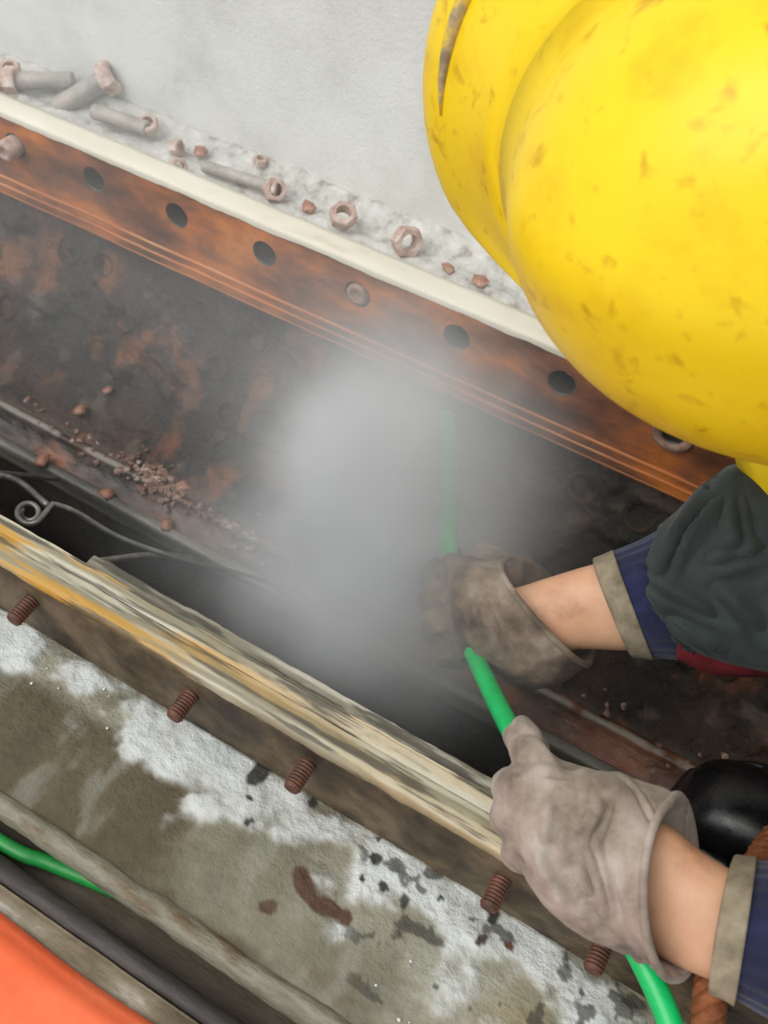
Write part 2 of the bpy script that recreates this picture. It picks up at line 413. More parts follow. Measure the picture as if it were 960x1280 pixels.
# machined lower lip
def lip_strip(name, sec, m):
    sec = np.array(sec); xs = np.linspace(xa, xb, 600)
    P = np.zeros((len(xs), len(sec), 3)); P[..., 0] = xs[:, None]; P[..., 1] = sec[:, 0]; P[..., 2] = sec[:, 1]
    w_ = .0014*(fbm(np.stack([xs*30, xs*0, xs*0], -1), 4)-.5); P[..., 2] += w_[:, None]
    return keep(mesh(name, *grid(P), MT[m], smooth=False), rear)
lip_strip('lower_lip', [(.0005, -.0715), (-.0022, -.0722), (-.0022, -.0800), (-.0036, -.0806), (-.0036, -.0905), (.004, -.0928), (.0245, -.0922)], 'rust')
for sec_ in ([(-.0010, -.0712), (-.0026, -.0718), (-.0027, -.0731), (-.0010, -.0734)], [(-.0020, -.0801), (-.0040, -.0805), (-.0041, -.0816), (-.0020, -.0819)], [(-.0030, -.0890), (-.0041, -.0895), (-.0036, -.0916), (.0, -.0932)]):
    lip_strip('bright_edge', sec_, 'rustedge')['label'] = 'bright edge line'
# bolt end that fills one hole, one that pokes out at the far left, one near the helmet
def plug(i, out, m, r=.0102):
    x = HX0+PITCH*i
    prof = [(0, r), (.016+out, r), (.018+out, r*.86), (.0185+out, r*.55), (.0178+out, r*.5), (.0178+out, .0004)]
    return keep(mesh('bolt', *lathe((x, .018, HZ), (0, -1, 0), prof, 24), MT[m]), rear)
plug(0, .003, 'bolt'); plug(-4, .016, 'nut')
prof = [(-.002, .013), (-.001, .0165), (.0015, .0165), (.002, .0155), (.002, .0095), (-.002, .0095)]
keep(mesh('washer', *lathe((HX0+PITCH*3, 0, HZ-.003), (0, -1, 0), prof, 28, cap=False), MT['bolt']), rear)

# ------------------------------------------------------------------ corroded tube sheet
prof = spline(np.array([(.022, -.094), (.014, -.108), (-.004, -.145), (-.030, -.190), (-.062, -.225), (-.098, -.243), (-.124, -.250)]), 20)
sl = np.concatenate([[0], np.cumsum(np.linalg.norm(np.diff(prof, axis=0), axis=1))])
s = np.linspace(0, sl[-1], 130)
py_, pz_ = np.interp(s, sl, prof[:, 0]), np.interp(s, sl, prof[:, 1])
xs = np.linspace(X0, X1, 1150)
xs_t = xs; Xg, Sg = np.meshgrid(xs, s, indexing='ij')
Yb, Zb = np.broadcast_to(py_, Xg.shape).copy(), np.broadcast_to(pz_, Xg.shape).copy()
ty, tz = np.gradient(py_, s), np.gradient(pz_, s); ny_, nz_ = -tz*0-(-tz), 0
NY, NZ = tz, -ty   # rough normal towards the opening
sgn = -1 if NY[40] > 0 else 1
NY, NZ = NY*sgn, NZ*sgn
q = np.stack([Xg, Sg, Sg*0], -1)
lump = fbm(q*22+3, 5); big = fbm(q*7+9, 3); crust = sstep(.52, .66, fbm(q*30+40, 4))
edge = sstep(0, .012, Sg)*sstep(0, .006, s[-1]-Sg)
disp = edge*(.018*(lump-.5)*(.5+big) + .006*crust + .006*(fbm(q*70+11, 3)-.5) + .003*(fbm(q*170, 2)-.5))
# pits where tubes have rotted away
TUBES = []
for r_, (sv, off) in enumerate(((.045, 0), (.088, .5), (.132, 0))):
    for k in range(-15, 20):
        TUBES.append((.03+(k+off)*.057+rnd.uniform(-.006, .006), sv+rnd.uniform(-.005, .005), rnd.uniform(.0125, .0165), r_))
Pt = np.stack([Xg, Yb+NY*disp, Zb+NZ*disp], -1)
def tube_field(t):
    x, sv, rad, _ = t
    return np.hypot(Xg-x, Sg-sv)/rad
near = np.full(Xg.shape, 9.)
for t in TUBES:
    sel = np.abs(xs-t[0]) < .03
    near[sel] = np.minimum(near[sel], np.hypot(Xg[sel]-t[0], Sg[sel]-t[1])/t[2])
dd = -.005*sstep(1.0, .72, near)*edge
Pt[..., 1] += NY*dd; Pt[..., 2] += NZ*dd
# tint: dark grey brown with orange patches, more orange in the middle
dark = np.array((50, 45, 40)); brown = np.array((76, 58, 46)); orn = np.array((158, 98, 62)); pale = np.array((120, 104, 92))
p1 = sstep(.42, .62, fbm(q*16+60, 5)); p2 = sstep(.56, .72, fbm(q*26+90, 5)+.12*np.exp(-((Sg-.13)/.045)**2)*np.exp(-((Xg-.06)/.13)**2)+.11*sstep(.36, .46, Xg)); p3 = sstep(.62, .74, fbm(q*40+130, 4))
c_ = lin(dark)+(lin(brown)-lin(dark))*p1[..., None]
c_ = c_+(lin(orn)-c_)*(p2*.75)[..., None]; c_ = c_+(lin(pale)-c_)*(p3*.6)[..., None]
px, py = proj(Pt)
wet = sstep(.02, .0, s[-1]-Sg)[..., None]; c_ = c_+(lin((122, 108, 98))-c_)*wet*.55  # pale wet highlight along the ridge, painted into the tint
smear = np.exp(-(((px-440)/210)**2))*sstep(.105, .15, Sg)*sstep(.185, .16, Sg)   # smooth olive band before the ridge
c_ = c_+(lin((62, 58, 50))-c_)*(smear*.7)[..., None]
ts = empty('tube_sheet', (.1, -.06, -.235))
tag(ts, 'dark corroded tube sheet with rotted tube ends sloping below the rusty flange', 'tube sheet')
keep(mesh('corroded_face', *grid(Pt), MT['pit'], col=c_.reshape(-1, 3)), ts)
# rotted tube ends: two ring meshes shared by all
def ring_mesh(seed):
    r = random.Random(seed); V = []; Fc = []; n = 24
    gap = r.uniform(0, 6.28)
    for k, (rad, h) in enumerate(((1.12, -.25), (1.10, .12), (.98, .2), (.86, .12), (.84, -.45))):
        for j in range(n):
            a = 2*math.pi*j/n; hh = h*(1+.35*math.sin(2*a+gap))+.10*(r.random()-.5) if 0 < k < 4 else h
            rr = rad*(1+.03*(r.random()-.5)); V.append((rr*math.cos(a), rr*math.sin(a), hh-.12*(1+math.cos(a-gap))))
    for k in range(4):
        for j in range(n):
            j2 = (j+1) % n; Fc.append((k*n+j, k*n+j2, (k+1)*n+j2, (k+1)*n+j))
    return V, Fc
RM = []
for k in range(3):
    o_ = mesh('tube_end', *ring_mesh(k), MT['tubeend']); RM.append(o_.data); bpy.data.objects.remove(o_)
for i, (x, sv, rad, r_) in enumerate(TUBES):
    if rnd.random() < .40 or not (-.75 < x < .95): continue
    j = int(np.argmin(np.abs(s-sv)))
    nrm = Vector((0, NY[j], NZ[j])).normalized()
    o_ = bpy.data.objects.new('tube_end', RM[i % 3]); COL.objects.link(o_)
    rot = nrm.to_track_quat('Z', 'Y').to_matrix().to_4x4()
    ix = int(np.argmin(np.abs(xs_t-x))); loc = Vector((x, py_[j], pz_[j]))+nrm*(float(disp[ix-6:ix+7, j-3:j+4].mean())+rnd.uniform(-.0012, .0018))
    o_.matrix_world = Matrix.Translation(loc) @ rot @ Matrix.Rotation(rnd.uniform(0, 6.28), 4, 'Z') @ Matrix.Scale(rad*.93, 4)
    o_.parent = ts; o_.matrix_parent_inverse = Matrix.Translation(ts.location).inverted()

# ------------------------------------------------------------------ partition step below the tube sheet
def strip(name, sec, mat, parent, colf=None, amp=.002, fr=40, nx=900, x0=X0, x1=X1, sub=6):
    sec = spline(np.array(sec), sub) if sub > 1 else np.array(sec)
    xs = np.linspace(x0, x1, nx)
    P = np.zeros((nx, len(sec), 3)); P[..., 0] = xs[:, None]; P[..., 1] = sec[:, 0]; P[..., 2] = sec[:, 1]
    t = np.gradient(sec, axis=0); nn = np.stack([-t[:, 1], t[:, 0]], -1); nn /= np.linalg.norm(nn, axis=1)[:, None]+1e-9
    d = amp*2*(fbm(P*fr+fr, 4)-.5)
    d[:, 0] = 0; d[:, -1] = 0
    P[..., 1] += nn[:, 0]*d; P[..., 2] += nn[:, 1]*d
    c = colf(P).reshape(-1, 3) if colf else None
    o = mesh(name, *grid(P), mat, col=c)
    return keep(o, parent) if parent else o
part = empty('partition_step', (.1, -.14, -.262))
tag(part, 'wet brown partition step running below the tube sheet', 'partition')
def part_col(P):
    n1 = fbm(P*np.array([12, 30, 30])+7, 5)[..., None]; n2 = sstep(.56, .7, fbm(P*np.array([18, 50, 50])+77, 4))[..., None]
    c = lin((52, 42, 34))+(lin((104, 70, 52))-lin((52, 42, 34)))*sstep(.38, .62, n1)
    c = c+(lin((156, 92, 56))-c)*np.maximum(n2*.8, (sstep(.46, .62, fbm(P*np.array([26, 60, 60])+177, 4))*sstep(.36, .46, P[..., 0]))[..., None]*.8)
    ed = (np.exp(-((P[..., 1]+.126)/.0035)**2)*sstep(.34, .55, fbm(P*np.array([60, 1, 1]), 3)))[..., None]  # patchy wet glint on the ridge edge, put in as pale colour
    c = c+(lin((176, 170, 160))-c)*ed*.8
    return c
strip('step_face', [(-.116, -.252), (-.122, -.247), (-.128, -.247), (-.132, -.252), (-.140, -.258), (-.150, -.262), (-.1525, -.263)], MT['partition'], part, part_col, .0022, 45)
def ledge_col(P):
    n1 = fbm(P*np.array([8, 60, 60])+31, 4)[..., None]
    return lin((86, 84, 76))+(lin((136, 132, 120))-lin((86, 84, 76)))*sstep(.35, .65, n1)
strip('grey_edge_bar', [(-.1515, -.264), (-.152, -.259), (-.1545, -.2565), (-.160, -.257), (-.1635, -.260), (-.164, -.268), (-.163, -.280), (-.150, -.283)], MT['partition'], part, ledge_col, .0010, 30)
# dark wall below the step and cavity bottom
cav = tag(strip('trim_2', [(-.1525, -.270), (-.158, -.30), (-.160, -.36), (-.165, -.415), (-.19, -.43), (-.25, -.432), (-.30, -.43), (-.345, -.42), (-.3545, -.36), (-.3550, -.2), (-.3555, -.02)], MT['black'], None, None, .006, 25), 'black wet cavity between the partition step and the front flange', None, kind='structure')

# ------------------------------------------------------------------ front flange seen on its rim
front = empty('rim_flange', (.2, -.36, -.06))
tag(front, 'weathered cream and yellow stained flange rim with rusty studs under it', 'flange')
def rim_col(P):
    x, y, _ = P[..., 0], P[..., 1], 0
    n1 = fbm(P*np.array([10, 260, 60])+3, 5)[..., None]; n2 = fbm(P*np.array([8, 150, 40])+51, 5)[..., None]; n3 = fbm(P*np.array([18, 330, 80])+91, 5)[..., None]
    left = sstep(.34, .12, x)[..., None]
    c = lin((150, 142, 118))+(lin((200, 194, 172))-lin((150, 142, 118)))*sstep(.4, .6, n1)
    c = c+(lin((196, 150, 62))-c)*sstep(.42, .56, n2)*(.20+.80*left)
    c = c+(lin((84, 78, 66))-c)*sstep(.53, .64, n3)*.85
    return c
strip('front_plate', [(-.3570, -.060), (-.3570, -.004), (-.3582, .0008), (-.3605, .0015), (-.3665, .0004), (-.3672, -.0012), (-.3680, .0006), (-.3750, .0014), (-.3815, .0012), (-.3845, -.0010), (-.3850, -.006), (-.3845, -.02), (-.3845, -.060)], MT['rim'], front, rim_col, .0011, 60, sub=7, nx=1400)
def rim2_col(P):
    n1 = fbm(P*np.array([14, 260, 40])+13, 5)[..., None]; n3 = fbm(P*np.array([22, 300, 60])+191, 4)[..., None]
    c = lin((146, 142, 124))+(lin((196, 192, 176))-lin((146, 142, 124)))*sstep(.4, .6, n1)
    return c+(lin((72, 68, 58))-c)*sstep(.48, .60, n3)*.85
strip('rear_plate', [(-.3555, -.05), (-.3440, -.045), (-.3440, -.013), (-.3446, -.0080), (-.3460, -.0062), (-.3530, -.0066), (-.3548, -.009), (-.3552, -.014), (-.3552, -.06)], MT['rim'], front, rim2_col, .0014, 60, sub=7, nx=1100, x0=float(onZ(112, 690, 0)[0]))
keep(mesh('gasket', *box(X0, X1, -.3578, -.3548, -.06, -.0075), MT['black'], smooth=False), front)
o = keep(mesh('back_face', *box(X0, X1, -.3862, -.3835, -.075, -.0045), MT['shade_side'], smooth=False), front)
for q_ in ((-150, 660), (30, 760), (237, 870), (393, 942), (628, 1098), (760, 1165), (905, 1240)):
    c_ = onZ(*q_, -.021)
    st = keep(mesh('stud', *threaded((c_[0], -.383, -.021), (0.03, -1, -.03), .0215, .0056), MT['stud'], smooth=False), front)

# ------------------------------------------------------------------ scabbed shell in front
xs = np.linspace(-.75, 1.05, 1000); us = np.linspace(0, 1, 110)
Xg, Ug = np.meshgrid(xs, us, indexing='ij')
Yg = -.3835 - .0985*Ug
Zg = -.0615 + .006*np.sin(Ug*math.pi)
q = np.stack([Xg, Yg, Yg*0], -1)
P0 = np.stack([Xg, Yg, Zg], -1); px, py = proj(P0)
nA = fbm(q*26+5, 5); nB = fbm(q*np.array([14, 22, 1])+71, 5); nC = fbm(q*60+200, 4); nD = fbm(q*110+20, 3)
scab = sstep(.44, .60, .55*nA+.45*nC - .62*np.abs(Ug-.17)+.11+.05*(nD-.5)) * sstep(.0, .05, Ug)
scab2 = sstep(.50, .64, .5*nA+.5*nC+.05*(nD-.5))*sstep(430, 560, px)
scab = np.maximum(scab, scab2*.8)
Zg = Zg + .0022*scab*(.4+nD) + .0018*(nA-.5) + .0008*(nD-.5)
c_ = lin((132, 128, 108))+(lin((172, 168, 150))-lin((132, 128, 108)))*sstep(.35, .65, nB)[..., None]
olive = sstep(.34, .56, nB+.30*sstep(420, 60, px)*sstep(.28, .5, Ug)*1.0-.10) * sstep(520, 260, px)*sstep(.22, .42, Ug)
c_ = c_+(lin((84, 72, 44))-c_)*(olive*.9)[..., None]
low = sstep(.62, .9, Ug)*sstep(.36, .6, fbm(q*np.array([20, 30, 1])+300, 4))
c_ = c_+(lin((96, 84, 64))-c_)*(low*.7)[..., None]
st1 = fbm(q*np.array([60, 24, 1])@np.array([[.8, .6, 0], [-.6, .8, 0], [0, 0, 1]])+500, 4); c_ = c_*(.72+.56*st1)[..., None]*(.84+.32*fbm(q*180+7, 3))[..., None]
c_ = c_+(lin((150, 150, 140))-c_)*(sstep(.56, .7, st1)*.45)[..., None]; yel = sstep(.5, .66, fbm(q*22+610, 4))*sstep(380, 520, px); c_ = c_+(lin((158, 140, 98))-c_)*(yel*.5)[..., None]
c_ = c_+(lin((230, 234, 231))-c_)*np.clip(scab*(.45+.75*nC), 0, 1)[..., None]
spk = sstep(.655, .70, fbm(q*95+400, 3))*sstep(350, 480, px); c_ = c_+(lin((70, 66, 58))-c_)*(spk*.8)[..., None]
warp = 26*(fbm(q*55+33, 4)-.5); warp2 = 26*(fbm(q*55+133, 4)-.5)
def blot(bx, by, rx, ry, ang, colr, k=1.0):
    global c_
    ca, sa = math.cos(ang), math.sin(ang)
    dx, dy = px-bx+warp, py-by+warp2
    a = (dx*ca+dy*sa)/rx; b = (-dx*sa+dy*ca)/ry
    m = sstep(1.15, .8, np.hypot(a, b))*k
    c_ = c_+(lin(colr)-c_)*m[..., None]
GR = (70, 70, 64)
for bx, by, rx, ry, an, cl in ((322, 968, 12, 20, .6, GR), (336, 950, 14, 7, -.4, GR), (392, 1003, 5, 9, .3, GR), (311, 998, 4, 4, 0, GR), (310, 1030, 5, 5, 0, GR),
        (471, 1082, 9, 8, 0, GR), (478, 1052, 4, 5, 0, GR), (475, 1111, 6, 5, 0, GR), (448, 1100, 4, 5, 0, GR), (612, 1145, 8, 11, 0, (62, 58, 52)), (600, 1175, 7, 8, 0, (82, 74, 62)), (663, 1150, 4, 6, 0, GR),
        (380, 1108, 15, 24, -.5, (88, 62, 48)), (405, 1135, 30, 11, .5, (88, 62, 48)), (335, 1127, 11, 10, .6, (92, 70, 54)), (432, 1148, 8, 10, 0, (96, 66, 50)),
        (505, 1125, 7, 7, 0, GR), (545, 1120, 5, 5, 0, GR), (745, 1187, 6, 6, 0, (110, 60, 40)), (640, 1180, 6, 6, 0, (110, 76, 54)), (700, 1090, 9, 8, 0, GR), (448, 1232, 10, 8, 0, (92, 82, 66))):
    blot(bx, by, rx, ry, an, cl)
v, f = grid(np.stack([Xg, Yg, Zg], -1))
body = empty('vessel_shell', (.3, -.43, -.065))
tag(body, 'scabbed grey shell surface with white flaking crust in front of the yellowish rim', 'vessel')
keep(mesh('crusted_surface', v, f, MT['shell'], col=c_.reshape(-1, 3)), body)
strip('rounded_lip', [(-.4795, -.075), (-.4800, -.0635), (-.4825, -.0590), (-.4870, -.0575), (-.4915, -.0605), (-.4932, -.067), (-.4925, -.0725), (-.4880, -.0755), (-.4690, -.0760)], MT['lip'], body, None, .0018, 50)
keep(mesh('shell_side', *box(X0, X1, -.4700, -.3865, -.50, -.0755), MT['gutter'], smooth=False), body)
# loose flakes of the white crust
parts = []
def chunk(p, r, flat=.5, seed=0):
    rr = random.Random(seed); bm = bmesh.new(); bmesh.ops.create_icosphere(bm, subdivisions=1, radius=1)
    m = Matrix.Rotation(rr.uniform(0, 6.28), 3, 'Z') @ Matrix.Rotation(rr.uniform(-.5, .5), 3, 'X')
    V = []
    for vv in bm.verts:
        c = vv.co*(1+rr.uniform(-.35, .3)); c = Vector((c.x*rr.uniform(.9, 1.2), c.y, c.z*flat)); V.append(np.array(m @ c)*r+np.array(p))
    Fc = [tuple(x.index for x in fc.verts) for fc in bm.faces]; bm.free(); return V, Fc
for k in range(90):
    x = rnd.uniform(-.2, .62); u = abs(rnd.gauss(.17, .10)) if x < .38 else rnd.uniform(.05, .85)
    if u > .95: continue
    parts.append(chunk((x, -.3835-.0985*u, -.0600+.006*math.sin(u*math.pi)), rnd.uniform(.0004, .0011), .4, k))
o = mesh('loose_crust', *merge(parts), pm('white_crust', [(.3, (200, 204, 198)), (.7, (232, 236, 232))], 90, .6, .5, 300, .001), smooth=False)
keep(o, body); o['kind'] = 'stuff'; o['label'] = 'tiny white flakes of crust'

# ------------------------------------------------------------------ gutter, rails and orange tarp
gut = tag(strip('trim_3', [(-.4690, -.0900), (-.480, -.0895), (-.495, -.089), (-.507, -.089), (-.514, -.087), (-.518, -.080)], MT['gutter'], None, None, .0012, 40), 'dark gutter under the rounded lip', None, kind='structure')
V, Fc = tube([(x, -.5145, -.0725) for x in np.linspace(X0, X1, 60)], .0070, 16)
tag(mesh('steel_rail', V, Fc, MT['rail']), 'dark round steel rail lying beside the orange sheet', 'rail')
st = empty('dirty_ledge_bar', (.3, -.53, -.075)); tag(st, 'dirty grey brown flat bar between the dark rail and the orange sheet', 'bar')
strip('flat_bar', [(-.521, -.10), (-.521, -.070), (-.5225, -.0675), (-.53, -.067), (-.545, -.067), (-.57, -.067), (-.571, -.075), (-.571, -.10)], MT['strip'], st, None, .0010, 45)
# supporting block below the rails
tag(mesh('trim_4', *box(X0, X1, -.80, -.4705, -.93, -.0995), MT['gutter'], smooth=False), 'dark plinth below the rails', None, kind='structure')
# orange sheet: closed cloth with folded edge
xs = np.linspace(-.7, .62, 220); ys = np.linspace(0, 1, 60)
Xg, Ug = np.meshgrid(xs, ys, indexing='ij')
Yg = -.5335 - .25*Ug + .0008*np.sin(Xg*17)+.0008*np.sin(Xg*41+1)
fold = fbm(np.stack([Xg*7+Ug*4, Ug*9-Xg*3, Ug*0], -1), 3)
Zg = -.0645 + .010*sstep(0, .06, Ug) + .014*(fold-.4)*sstep(0, .35, Ug) + .004*np.sin((Xg*16+Ug*5))*sstep(0, .3, Ug)
Zg = np.maximum(Zg, -.0655)
tarp = mesh('orange_tarp', *grid(np.stack([Xg, Yg, Zg], -1)), MT['orange'])
m_ = tarp.modifiers.new('thick', 'SOLIDIFY'); m_.thickness = .0015; m_.offset = 1
tag(tarp, 'bright orange plastic sheet spread beside the dark rail', 'tarp')
# dull green hose in the gutter
h0 = onZ(0, 1052, -.0765)
pts = [np.array([-1.0, -.5015, -.0825]), np.array([-.4, -.5015, -.0825]), np.array([h0[0]-.12, -.5015, -.081]), h0, onZ(60, 1078, -.0795), onZ(128, 1106, -.0825), onZ(190, 1132, -.0832), onZ(250, 1150, -.0835)]
tag(mesh('green_hose', *tube(spline(pts, 10), .0046, 14), MT['hoseold']), 'dull green hose lying along the gutter near the orange sheet', 'hose')

# ------------------------------------------------------------------ loose hardware on the ledge
def hexnut(p, d, r=.011, h=.009):
    d, u, v = axisframe(p, d); V = []; Fc = []; n = 6
    for s_, rad in ((0, r*.9), (h*.12, r), (h*.88, r), (h, r*.9), (h, r*.55), (0, r*.55)):
        for j in range(n*2):
            a = math.pi*j/n
            k = rad if (rad < r*.7) else rad*(1 if j % 2 == 0 else .885)
            V.append(np.asarray(p)+d*s_+k*(math.cos(a)*u+math.sin(a)*v))
    m = n*2
    for i in range(6):
        for j in range(m):
            j2 = (j+1) % m; i2 = (i+1) % 6; Fc.append((i*m+j, i*m+j2, i2*m+j2, i2*m+j))
    return np.array(V), Fc
def ledge_stud(px_, py_, dirv, length, r, label, nuts=()):
    p = onZ(px_, py_, -.004+r*.6); d = np.array(dirv, float); d /= np.linalg.norm(d)
    t = empty('stud_bolt', tuple(p)); tag(t, label, 'stud bolt', 'stud bolts lying on the ledge')
    p0 = p-d*length/2
    keep(mesh('shank', *threaded(p0, d, length, r), MT['paleStud']), t)
    for k in nuts: keep(mesh('nut', *hexnut(p0+d*length*k, d, r*1.65, r*1.5), MT['nut'], smooth=False), t)
ledge_stud(44, 101, (.9, .5, .10), .075, .0085, 'leftmost grey stud bolt lying on the ledge against the wall', (.1,))
ledge_stud(104, 116, (.75, .62, .55), .062, .0100, 'thick grey stud bolt leaning up on the wall ledge', (.86,))
ledge_stud(150, 150, (1, .1, .0), .060, .0075, 'short pale stud bolt lying along the ledge beside the leaning bolt', ())
ledge_stud(300, 222, (1, .12, .0), .075, .0058, 'thin whitish stud bolt lying along the middle of the ledge', (.9,))
def ledge_nut(px_, py_, dirv, r, label, m='nut'):
    p = onZ(px_, py_, -.006+r*.3)
    o = mesh('hex_nut', *hexnut((0, 0, 0), dirv, r, r*.9), MT[m], smooth=False); o.location = tuple(p)
    tag(o, label, 'nut', 'loose nuts on the ledge')
ledge_nut(186, 160, (.2, -.4, 1), .0105, 'pinkish nut lying flat on the ledge right of the stud bolts')
ledge_nut(222, 208, (.8, -.5, .5), .0080, 'small rust pink nut at the edge of the cream rim')
ledge_nut(217, 184, (1, .1, .2), .0085, 'pale nut standing on edge above the rust pink one')
ledge_nut(342, 238, (.6, -.5, .6), .0110, 'tilted brown and white nut in the middle of the ledge')
ledge_nut(325, 205, (.1, .1, 1), .0070, 'small brown nut lying against the wall foot')
ledge_nut(428, 274, (.3, -.3, 1), .0125, 'large grey nut lying flat on the ledge')
ledge_nut(505, 300, (.7, -.5, .35), .0140, 'largest rusty grey nut beside the yellow helmet end of the ledge')
ledge_nut(14, 92, (.2, -.3, 1), .0110, 'pinkish nut at the left end of the ledge')
for k, (px_, py_, lb) in enumerate(((560, 335, 'rusty crumb lying on the ledge nearest the yellow helmet'), (250, 190, 'pale crumb of rust on the ledge left of the middle'), (385, 258, 'whitish flake on the ledge left of the large grey nut'), (600, 352, 'brown rust flake tucked under the helmet edge on the ledge'))):
    p = onZ(px_, py_, -.006); v, f = chunk((0, 0, 0), .0075, .5, 900+k)
    o = mesh('rust_crumb', v, f, MT['flake'], smooth=False); o.location = tuple(p); tag(o, lb, 'rust flake', 'crumbs on the ledge')

# rust scale along the partition ridge
parts = []
for k in range(900):
    x = rnd.uniform(-.45, .75) if rnd.random() < .25 else rnd.gauss(0, .10); cl = fbm(np.array([x*14+3, 0, 0]), 3)
    if rnd.random() > .15+1.5*max(0, cl-.42)*2: continue
    y = -.119+rnd.gauss(0, .009)
    z = np.interp(-y, -prof[:, 0], prof[:, 1]) if y > -.122 else -.248-max(0, -.128-y)*.45
    parts.append(chunk((x, y, z+.0015), rnd.uniform(.0012, .0042), .55, 2000+k))
tag(mesh('rust_scale', *merge(parts), MT['scale'], smooth=False), 'crumbled rust scale scattered along the partition ridge', 'rust scale', kind='stuff')
spots = [((243, 598), .013), ((262, 603), .010), ((285, 618), .011), ((303, 628), .009), ((320, 640), .009), ((228, 606), .008), ((352, 655), .008), ((272, 592), .007)]
words = ['largest pinkish rust flake on the partition ridge', 'second rust flake from the left of the ridge pile', 'tilted rust flake in the middle of the ridge pile', 'small brown flake right of the ridge pile middle', 'rust flake near the right end of the ridge pile', 'leftmost small flake of the ridge pile', 'rust flake nearest the spray on the ridge', 'small flake behind the largest one on the ridge']
for k, (p_, r_) in enumerate(spots):
    p = onZ(*p_, -.246); v, f = chunk((0, 0, 0), r_, .55, 300+k)
    o = mesh('rust_flake', v, f, MT['flake'], smooth=False); o.location = tuple(p); tag(o, words[k], 'rust flake', 'rust flakes on the partition ridge')
for k, (p_, r_, z_, lb) in enumerate((((136, 487), .007, -.225, 'orange rust lump on the tube sheet slope'), ((295, 497), .012, -.215, 'large orange rust lump near the spray'), ((52, 575), .009, -.254, 'rounded pinkish lump on the partition step'), ((133, 617), .008, -.256, 'orange lump on the partition step beside the grey bar'), ((207, 656), .008, -.256, 'rusty lump low on the partition step'), ((100, 512), .007, -.235, 'small pink rust lump above the ridge'))):
    p = onZ(*p_, z_); v, f = chunk((0, 0, 0), r_, .6, 500+k)
    o = mesh('rust_lump', v, f, MT['flake'], smooth=True); o.location = tuple(p); tag(o, lb, 'rust lump', 'rust lumps in the cavity')
# curled wire and thin rods in the cavity
a = np.linspace(0, 2*math.pi*1.6, 40)
cpt = np.array([onZ(36+17*math.cos(t)*(1-.045*t), 641+15*math.sin(t)*(1-.045*t), -.055-.0012*t) for t in a])
lead = [np.array([.135, -.1665, -.252]), np.array([.118, -.19, -.20]), onZ(230, 700, -.12), onZ(150, 672, -.09), onZ(95, 640, -.065), onZ(62, 628, -.056)]
wp = np.concatenate([spline(lead, 8)[:-1], cpt[2:]])
tag(mesh('curled_wire', *tube(wp, .0021, 10), MT['wire']), 'thin grey wire ending in a small curl beside the yellowish rim', 'wire')
for A, B, z0, z1, lb in (((118, 702), (262, 706), -.075, -.16, 'thin wet rod lying across the dark cavity'), ((-20, 590), (60, 632), -.16, -.10, 'short bent rod end above the curled wire')):
    rp_ = [onZ(*A, z0), (onZ(*A, z0)+onZ(*B, z1))/2+np.array([0, .004, .006]), onZ(*B, z1)]; rp_ = rp_+[rp_[-1]*[1, 0, 0]+np.array([.012, -.1675, -.254])] if lb[0:4] == 'thin' else [rp_[0]*[1, 0, 0]+np.array([-.012, -.1675, -.254])]+rp_
    V, Fc = tube(spline(rp_, 8), .0026, 10)
    tag(mesh('thin_rod', V, Fc, MT['wire']), lb, 'rod')

# ------------------------------------------------------------------ green hose through both hands
hp = [W(558, 520, .80), W(562, 590, .762), W(560, 650, .735), W(562, 700, .715), W(568, 760, .715), W(588, 808, .697), W(612, 860, .650), W(640, 915, .595), W(672, 970, .558), W(720, 1055, .537), W(768, 1140, .518), W(805, 1205, .503), W(838, 1280, .490), W(868, 1380, .475), W(890, 1520, .47), np.array([.60, -.535, -.052]), np.array([.66, -.62, -.086]), np.array([.78, -.70, -.092]), np.array([1.1, -.74, -.092])]
tag(mesh('green_hose', *tube(spline(hp, 10), .0062, 18), MT['hose']), 'bright green high pressure hose gripped by both gloved hands', 'hose')

# rusty rope behind the near forearm
base = spline([onZ(1060, 960, -.10), onZ(985, 1030, -.04), onZ(950, 1075, -.012), onZ(915, 1140, .008), onZ(892, 1215, .011), onZ(884, 1285, .006), onZ(882, 1380, -.030), onZ(884, 1460, -.049), onZ(890, 1560, -.048)], 14)
t_, N_, B_ = frames(base); sl_ = np.concatenate([[0], np.cumsum(np.linalg.norm(np.diff(base, axis=0), axis=1))])
parts = []
for k in range(3):
    a = sl_/.020*2*math.pi+k*2.094
    parts.append(tube(base+.0042*(np.cos(a)[:, None]*N_+np.sin(a)[:, None]*B_), .0044, 10))
tag(mesh('twisted_rope', *merge(parts), MT['rope']), 'rusty brown twisted rope hanging behind the near wrist', 'rope')

# ------------------------------------------------------------------ the worker
person = empty('person', (.70, -.20, -.25))
tag(person, 'worker in yellow hard hat and dirty canvas gloves bending over the cavity with a hose', 'person')
EYE = (R@np.array([0, 0, 1.]))
